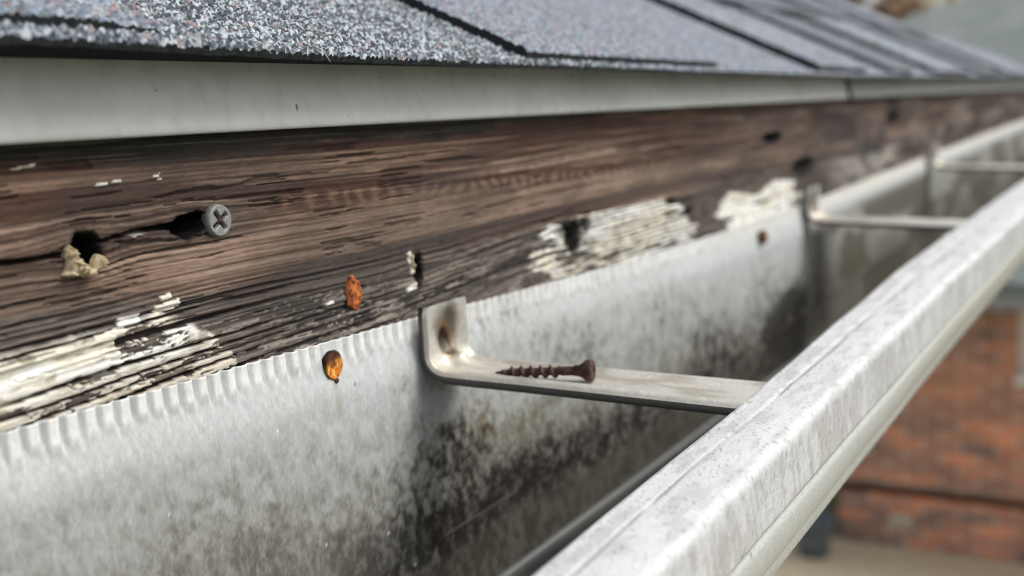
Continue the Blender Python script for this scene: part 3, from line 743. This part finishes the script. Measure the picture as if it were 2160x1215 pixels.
# ------------------------------------------------------------------ hidden hangers
def hanger_strap(dirty):
    """local design units: plate at y = 0 (front surface), arm going to -y; x centred on the plate"""
    path = [(0, t) for t in np.linspace(.100, .030, 26)]
    R = .028
    for k in range(1, 13):
        a = math.pi / 2 * k / 12; path.append((-R + R * math.cos(a), .030 - R * math.sin(a)))
    arm = np.linspace(-R - .006, -.480, 70)
    path += [(y, .002 - .0475 * (-y - R)) for y in arm]
    path = np.array(path); n = len(path)
    L = np.concatenate([[0], np.cumsum(np.hypot(*np.diff(path, axis=0).T))]); L /= 1
    tang = np.gradient(path, axis=0); tang /= np.linalg.norm(tang, axis=1)[:, None]
    nrm = np.stack([tang[:, 1], -tang[:, 0]], -1)          # towards the room side / up
    nrm *= -1
    if nrm[0, 0] > 0: nrm = -nrm
    u = np.concatenate([[-1.0, -1.0, -.992, -.97, -.94], np.linspace(-.9, .9, 33), [.94, .97, .992, 1.0, 1.0]])
    Uu, I = np.meshgrid(u, np.arange(n), indexing='ij')
    onarm = ss(.09, .15, L)[None, :] * np.ones_like(Uu); t = L[None, :] * np.ones_like(Uu)
    hw = .0600 + .007 * ss(.2, .6, t)
    h = -.004 * ss(.93, 1.0, np.abs(Uu))
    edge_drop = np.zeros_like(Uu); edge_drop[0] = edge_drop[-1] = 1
    # plate: shallow dish; arm: rolled beads along both edges; gusset pressed into the bend
    dish = ss(.85, .3, np.hypot(Uu * .95, (t - .040) / .052))
    h = h - .0055 * dish * (1 - onarm)
    h = h + .0048 * np.exp(-((np.abs(Uu) - .80) / .12) ** 2) * onarm
    h = h + .004 * np.exp(-((np.abs(Uu) - .9) / .1) ** 2) * (1 - onarm)
    g = ss(.50, .0, np.abs(Uu - .12)) * np.exp(-((t - .100) / .026) ** 2)
    h = h + .017 * g
    h = h - edge_drop * np.where(onarm > .3, .0115, .009)
    rr = np.hypot((Uu + .02) * hw / .0125, (t - .062) / .0215)
    h = h - .006 * ss(1.15, .8, rr)
    x = Uu * hw + .046 * np.clip((t - .12) / .44, 0, 1.1) + np.where(np.arange(len(u))[:, None] == 0, .002, 0) - np.where(np.arange(len(u))[:, None] == len(u) - 1, .002, 0)
    # rounded plate corners at the top
    corner = ss(.014, .0, t); x = x * (1 - .06 * corner * np.abs(Uu) ** 4)
    P = np.stack([x, path[None, :, 0] + nrm[None, :, 0] * h, path[None, :, 1] + nrm[None, :, 1] * h], -1)
    c = np.broadcast_to(srgb(208, 205, 196), Uu.shape + (3,)) * (.88 + .24 * fbm(x * 40, t * 30, 601, 4))[..., None]
    stain = ss(1.0, .35, np.hypot((Uu - .12) / .85, (t - .040) / .050) + .3 * (fbm(x * 60, t * 60, 611, 3) - .5))
    c = mix(c, srgb(120, 110, 94), stain * .85)
    up = ss(1, .3, np.hypot((Uu - .25) / .40, (t - .036) / .045))
    c = mix(c, srgb(84, 75, 62), up * .8 * dirty)
    c = mix(c, srgb(122, 84, 42), ss(1.9, 1.05, rr) * .9)
    c = mix(c, srgb(30, 16, 12), ss(1.25, .95, rr) * .97)
    c = mix(c, srgb(196, 184, 156), np.exp(-((t - .105) / .03) ** 2) * .35)
    c = mix(c, srgb(150, 138, 120), onarm * ss(.45, .65, fbm(x * 30, t * 14, 621, 4)) * .5)
    edge_shade = edge_drop.copy(); edge_shade[1] = edge_shade[-2] = .9
    c = mix(c, srgb(40, 41, 41), edge_shade * .95)  # shade on the strap's side edges, painted into the colour
    return P, c
def thicken(me, th):
    bm = bmesh.new(); bm.from_mesh(me)
    bmesh.ops.solidify(bm, geom=bm.faces[:], thickness=th * U); bm.to_mesh(me); bm.free()
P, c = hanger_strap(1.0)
# local mesh: design units without the world offset
me = bpy.data.meshes.new('strap')
def local_grid(me, P, c):
    n, m = P.shape[:2]
    i = np.arange(n * m).reshape(n, m); q = np.stack([i[:-1, :-1], i[1:, :-1], i[1:, 1:], i[:-1, 1:]], -1).reshape(-1, 4)
    me.from_pydata((P.reshape(-1, 3) * U).tolist(), [], q.tolist()); setcol(me, c)
    me.polygons.foreach_set('use_smooth', np.full(len(me.polygons), True))
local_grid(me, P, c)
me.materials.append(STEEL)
v, f = revolve([(0, .0085), (.0025, .0085), (.004, .0070), (.0042, .0038), (.001, .003)], (-.002, .0150, .037), (-.002, -.02, .037), 20)
ms = bpy.data.meshes.new('screw_head'); ms.from_pydata((v * U).tolist(), [], f); ms.materials.append(RUST)
hang0 = None
labels = ['nearest steel gutter hanger strap, its plate rust-stained, carrying a loose screw', 'second gutter hanger strap along the trough, blurred, at the step between the back panels',
          'third gutter hanger strap along the trough, faint and far, its arm leaving the frame', 'farthest gutter hanger strap, hidden behind the front lip']
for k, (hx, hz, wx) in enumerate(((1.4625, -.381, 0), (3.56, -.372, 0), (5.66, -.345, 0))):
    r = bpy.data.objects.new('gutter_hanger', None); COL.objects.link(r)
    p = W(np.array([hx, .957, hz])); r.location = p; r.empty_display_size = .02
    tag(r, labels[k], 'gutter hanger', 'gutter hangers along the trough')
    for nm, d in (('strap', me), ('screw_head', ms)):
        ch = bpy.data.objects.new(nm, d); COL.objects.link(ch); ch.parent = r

# ------------------------------------------------------------------ loose rusty screw lying on the first hanger's arm
tip, hc = np.array([1.4344, .8573, -.3785]), np.array([1.4615, .7194, -.3715])
ax = hc - tip; Ls = np.linalg.norm(ax); axn = ax / Ls
uu = np.cross(axn, [0, 0, 1.]); uu /= np.linalg.norm(uu); vv = np.cross(axn, uu)
nT, nA = 260, 28
T, A = np.meshgrid(np.linspace(0, 1, nT), np.linspace(0, 2 * math.pi, nA + 1), indexing='ij')
core = .0062 * ss(-.05, .22, T) * .85 + .0006
core = np.where(T > .72, .0068, core)
turn = T * Ls / .0148 - A / (2 * math.pi); fr = np.abs((turn - np.floor(turn)) - .5) * 2
thr = ss(.45, 1.0, fr) * .0042 * ss(.02, .2, T) * (1 - ss(.68, .72, T))
rad = core + thr + .0008 * (fbm(T * 60, A * 2, 701, 3) - .5)
P = tip + T[..., None] * ax + rad[..., None] * (np.cos(A)[..., None] * uu + np.sin(A)[..., None] * vv)
scr = empty('loose_screw', (1.448, .79, -.388))
tag(scr, 'rusty dark threaded screw lying loose along the nearest hanger arm', 'screw')
link('threaded_shank', gridmesh('threaded_shank', P, flip=True), RUST, scr)
v, f = revolve([(-.020, .0076), (-.012, .0086), (-.006, .0120), (-.002, .0155), (.006, .0158), (.0080, .0150), (.0088, .006), (.004, .004)], hc, hc + axn, 30)
link('head', mesh('head', v, f), RUST, scr)

# ------------------------------------------------------------------ ground and the place behind
NB = 1.2
GZ = -CAMZ / U
def ground_mat():
    m, nt, b = new_mat('lawn and soil', .95, 0, .1)
    v = pos(nt, 1, 1, 1)
    n = noise(nt, v, .35, 5); n2 = noise(nt, v, 3.0, 5)
    c = ramp(nt, n, [(.4, (.16, .15, .10)), (.6, (.09, .11, .05))])
    nt.links.new(mul(nt, c, ramp(nt, n2, [(.3, (.7, .7, .7)), (.7, (1.2, 1.2, 1.2))])), b.inputs['Base Color']); return m
g = 900
o = link('ground', mesh('ground', [(-g, -g, GZ), (g, -g, GZ), (g, g, GZ), (-g, g, GZ)], [[0, 1, 2, 3]]), ground_mat(), smooth=False); o['kind'] = 'structure'
GRAV = noise_mat('pale gravel path', [(.3, (.46, .385, .25)), (.5, (.58, .49, .335)), (.75, (.66, .58, .42))], (3, 3, 3), .95, bstr=.5, bdist=.05)
o = link('path', mesh('path', [(14, -30, GZ + .02), (33.9, -30, GZ + .02), (33.9, 10.5, GZ + .02), (14, 10.5, GZ + .02)], [[0, 1, 2, 3]]), GRAV, smooth=False); o['kind'] = 'structure'

def brick_mat(dark=1.0):
    m, nt, b = new_mat('red brick', .9, 0, .15)
    g = nt.nodes.new('ShaderNodeNewGeometry'); sx = nt.nodes.new('ShaderNodeSeparateXYZ'); nt.links.new(g.outputs['Position'], sx.inputs[0])
    ad = nt.nodes.new('ShaderNodeMath'); ad.operation = 'ADD'; nt.links.new(sx.outputs[0], ad.inputs[0]); nt.links.new(sx.outputs[1], ad.inputs[1])
    cb = nt.nodes.new('ShaderNodeCombineXYZ'); nt.links.new(ad.outputs[0], cb.inputs[0]); nt.links.new(sx.outputs[2], cb.inputs[1])
    br = nt.nodes.new('ShaderNodeTexBrick'); nt.links.new(cb.outputs[0], br.inputs['Vector'])
    br.inputs['Scale'].default_value = 1.0; br.inputs['Brick Width'].default_value = .23; br.inputs['Row Height'].default_value = .077
    br.inputs['Mortar Size'].default_value = .010; br.inputs['Bias'].default_value = 0.0
    br.inputs['Color1'].default_value = (.72, .27, .14, 1); br.inputs['Color2'].default_value = (.24, .14, .11, 1); br.inputs['Mortar'].default_value = (.50, .43, .36, 1)
    n = noise(nt, pos(nt, .8, .8, 1.5), 1.0, 3)
    c = mul(nt, br.outputs['Color'], ramp(nt, n, [(.34, (.80, .80, .82)), (.5, (1.0, 1, 1)), (.66, (1.25, 1.15, 1.1))]))
    nt.links.new(c, b.inputs['Base Color']); return m
BRICK = brick_mat()
DPC = noise_mat('dark damp course', [(.35, (.035, .022, .018)), (.6, (.07, .045, .035))], (2, 2, 6), .9, bstr=0)
WHITE = noise_mat('white gloss paint', [(.3, (.74, .74, .72)), (.7, (.82, .82, .80))], (4, 4, 4), .4, bstr=0)
SOFF = noise_mat('grey soffit paint', [(.3, (.27, .27, .27)), (.7, (.34, .34, .34))], (4, 4, 4), .6, bstr=0)
VENT = noise_mat('cream vent clay', [(.3, (.62, .55, .44)), (.7, (.72, .66, .54))], (8, 8, 8), .8, bstr=0)
GLASS, ntg, bgl = new_mat('window glass', .05, 0, .6); bgl.inputs['Base Color'].default_value = (.03, .04, .045, 1)
GREEN = noise_mat('grey-green roof felt', [(.3, (.155, .185, .178)), (.55, (.205, .235, .228)), (.8, (.25, .28, .268))], (.7, .7, .7), .85, bstr=.2, bdist=.02)
XW = 28.3 * NB
nh = empty('neighbour_house', (XW + 4, 0, GZ))
tag(nh, 'low red brick house with a grey-green roof beyond the gutter', 'house')
zE = -.158 * XW
wy0, wy1, wz0, wz1 = -6.0 * NB, .1045 * XW, -.238 * XW, -.176 * XW       # window opening
wl = 7.05 * NB
bm_v, bm_f = [], []
def addbox(*a):
    v, f = box(*a); k = len(bm_v); bm_v.extend(v); bm_f.extend([[i + k for i in q] for q in f])
addbox(XW, XW + 1.2, -24, wl, GZ - .3, wz0)
addbox(XW, XW + 1.2, wy1, wl, wz0, zE)
addbox(XW, XW + 1.2, -24, wy0, wz0, zE)
addbox(XW, XW + 1.2, wy0, wy1, wz1, zE)
addbox(XW + 1.2, XW + 26, wl - 1.2, wl, GZ - .3, zE)
link('brick_wall', mesh('brick_wall', bm_v, bm_f), BRICK, nh, smooth=False)
link('damp_course', mesh('damp_course', *box(XW - .045, XW + .1, -24, wl + .045, -.3445 * XW, -.3365 * XW)), DPC, nh, smooth=False)
# window: frame, sill, pane
fr = link('window', mesh('window', *box(XW + .30, XW + .5, wy1 - .42, wy1, wz0, wz1)), WHITE, nh, smooth=False)
link('frame', mesh('frame', *box(XW + .301, XW + .501, wy0, wy1 - .42, wz1 - .4, wz1)), WHITE, fr, smooth=False)
link('sill', mesh('sill', *box(XW - .18, XW + .299, wy0, wy1 + .04, wz0 - .02, wz0 + .22)), WHITE, fr, smooth=False)
link('pane', mesh('pane', *box(XW + .38, XW + .42, wy0, wy1 - .42, wz0 + .22, wz1 - .4)), GLASS, fr, smooth=False)
# air vent with slots
va, fa = box(XW - .05, XW + .2, .186 * XW, .204 * XW, -.3745 * XW, -.3625 * XW)
av = link('air_vent', mesh('air_vent', va, fa), VENT, nh, smooth=False)
for k in range(4):
    yy = (.1875 + .0042 * k) * XW
    link('slot', mesh('slot', *box(XW - .06, XW - .049, yy, yy + .04, -.3725 * XW, -.3645 * XW)), DPC, av, smooth=False)
link('soffit', mesh('soffit', *box(XW - 1.3, XW + .0, -24, wl + 1.2, zE - .45, zE - .02)), SOFF, nh, smooth=False)
def onroof(x, y): return (x * NB, y * NB, (-4.25 + .495 * (x - 27.2)) * NB)
rp = [onroof(27.2, -20), onroof(27.2, 12), onroof(40.8, 7.75), onroof(42.1, 5.7), onroof(48, -4), onroof(48, -20)]
V = rp + [(p[0], p[1], p[2] - .35) for p in rp]; n = len(rp)
link('roof', mesh('roof', V, [list(range(n)), list(range(2 * n - 1, n - 1, -1))] + [[k, k + n, (k + 1) % n + n, (k + 1) % n] for k in range(n)]), GREEN, nh, smooth=False)

# bucket at the corner of the brick house
BUCK = noise_mat('dark blue-grey plastic', [(.3, (.07, .095, .115)), (.7, (.11, .145, .175))], (3, 3, 3), .5, bstr=0)
bx, by = 32.4, .272 * 32.4
v, f = revolve([(0, .40), (.02, .42), (1.05, .55), (1.12, .60), (1.17, .60), (1.17, .54), (1.05, .50), (.9, .46)], (bx, by, GZ + .01), (bx, by, GZ + 2), 32)
bk = link('bucket', mesh('bucket', v, f), BUCK)
tag(bk, 'dark blue-grey plastic bucket at the corner of the brick house', 'bucket')
hp = [(bx, by + .60 * math.cos(a), GZ + 1.1 - .55 * math.sin(a)) for a in np.linspace(0, math.pi, 16)]
hp = [(x - .62 * math.sin(a), y, z) for (x, y, z), a in zip(hp, np.linspace(0, math.pi, 16))]
link('handle', mesh('handle', *tube(hp, .02, 6)), SOFF, bk)

# trees far behind the roofs
def leaf_mat(name, a, b, c):
    m, nt, bs = new_mat(name, .7, 0, .2)
    oi = nt.nodes.new('ShaderNodeNewGeometry')
    nt.links.new(ramp(nt, oi.outputs['Random Per Island'], [(.0, a), (.5, b), (1., c)]), bs.inputs['Base Color'])
    return m
BARK = noise_mat('bark', [(.3, (.06, .045, .035)), (.7, (.13, .10, .08))], (3, 3, .6), .9, bstr=.5, bdist=.05)
def tree(x, y, h, spread, mat, label, n, seed, cat='tree'):
    r = np.random.default_rng(seed)
    t = empty('garden_tree', (x, y, GZ)); tag(t, label, cat, 'trees behind the roofs')
    V, Fc = [], []
    def add(a, b, r0, r1):
        v, f = tube([a, (np.array(a) * .5 + np.array(b) * .5 + r.normal(0, .04 * h / 10, 3)), b], [r0, (r0 + r1) / 2, r1], 8)
        k = len(V); V.extend(v); Fc.extend([[i + k for i in q] for q in f])
    base = np.array([x, y, GZ - .2]); fork = base + np.array([0, 0, h * .45]); add(base, fork, h * .03, h * .02)
    tips = []
    for k in range(11):
        a = k * 2.4; e = fork + np.array([math.cos(a) * spread * r.uniform(.3, .8), math.sin(a) * spread * r.uniform(.3, .8), h * r.uniform(.15, .5)])
        add(fork - np.array([0, 0, h * r.uniform(0, .15)]), e, h * .012, h * .003); tips.append(e)
    link('trunk', mesh('trunk', V, Fc), BARK, t)
    cl = []
    for e in tips:
        for q in range(5): cl.append((e + r.normal(0, spread * .22, 3), spread * r.uniform(.14, .30)))
    c = np.array([r.normal(0, 1, 3) for _ in range(n)]); c /= np.linalg.norm(c, axis=1)[:, None]
    pick = r.integers(0, len(cl), n); C = np.array([cl[i][0] for i in pick]); R = np.array([cl[i][1] for i in pick])
    ctr = C + c * (R * r.uniform(.3, 1, n) ** .5)[:, None] * np.array([1, 1, .75])
    s = h * .010 * r.uniform(.7, 1.5, n)
    d1 = r.normal(0, 1, (n, 3)); d1 /= np.linalg.norm(d1, axis=1)[:, None]
    d2 = np.cross(d1, r.normal(0, 1, (n, 3))); d2 /= np.linalg.norm(d2, axis=1)[:, None]
    Q = np.stack([ctr - d1 * s[:, None], ctr + d2 * s[:, None] * .55, ctr + d1 * s[:, None], ctr - d2 * s[:, None] * .55], 1).reshape(-1, 3)
    link('crown', mesh('crown', Q, np.arange(4 * n).reshape(-1, 4).tolist()), mat, t, smooth=False)
YEL = leaf_mat('yellow-green leaves', (.40, .40, .10), (.55, .50, .16), (.65, .60, .28))
RED = leaf_mat('russet leaves', (.30, .19, .14), (.42, .28, .21), (.48, .37, .26))
tree(80, 14.4, 21.0, 3.8, YEL, 'yellow-green leafy tree showing between the two roofs', 3800, 3)
tree(72, 16.6, 20.6, 3.4, RED, 'russet leafy tree rising just above the shingle roof', 5200, 4)

# own house below the eaves
ow = empty('own_house', (5, 4, GZ))
tag(ow, 'brick house wall and pale soffit under the weathered fascia board', 'house')
link('brick_wall', mesh('brick_wall', *box(-3, 9.4, 3.7, 4.5, GZ - .3, -.95)), BRICK, ow, smooth=False)
link('soffit', mesh('soffit', *box(-3, 9.4, 1.10, 4.5, -.94, -.88)), WHITE, ow, smooth=False)

for o in bpy.data.objects:
    if '_o' in o: del o['_o']
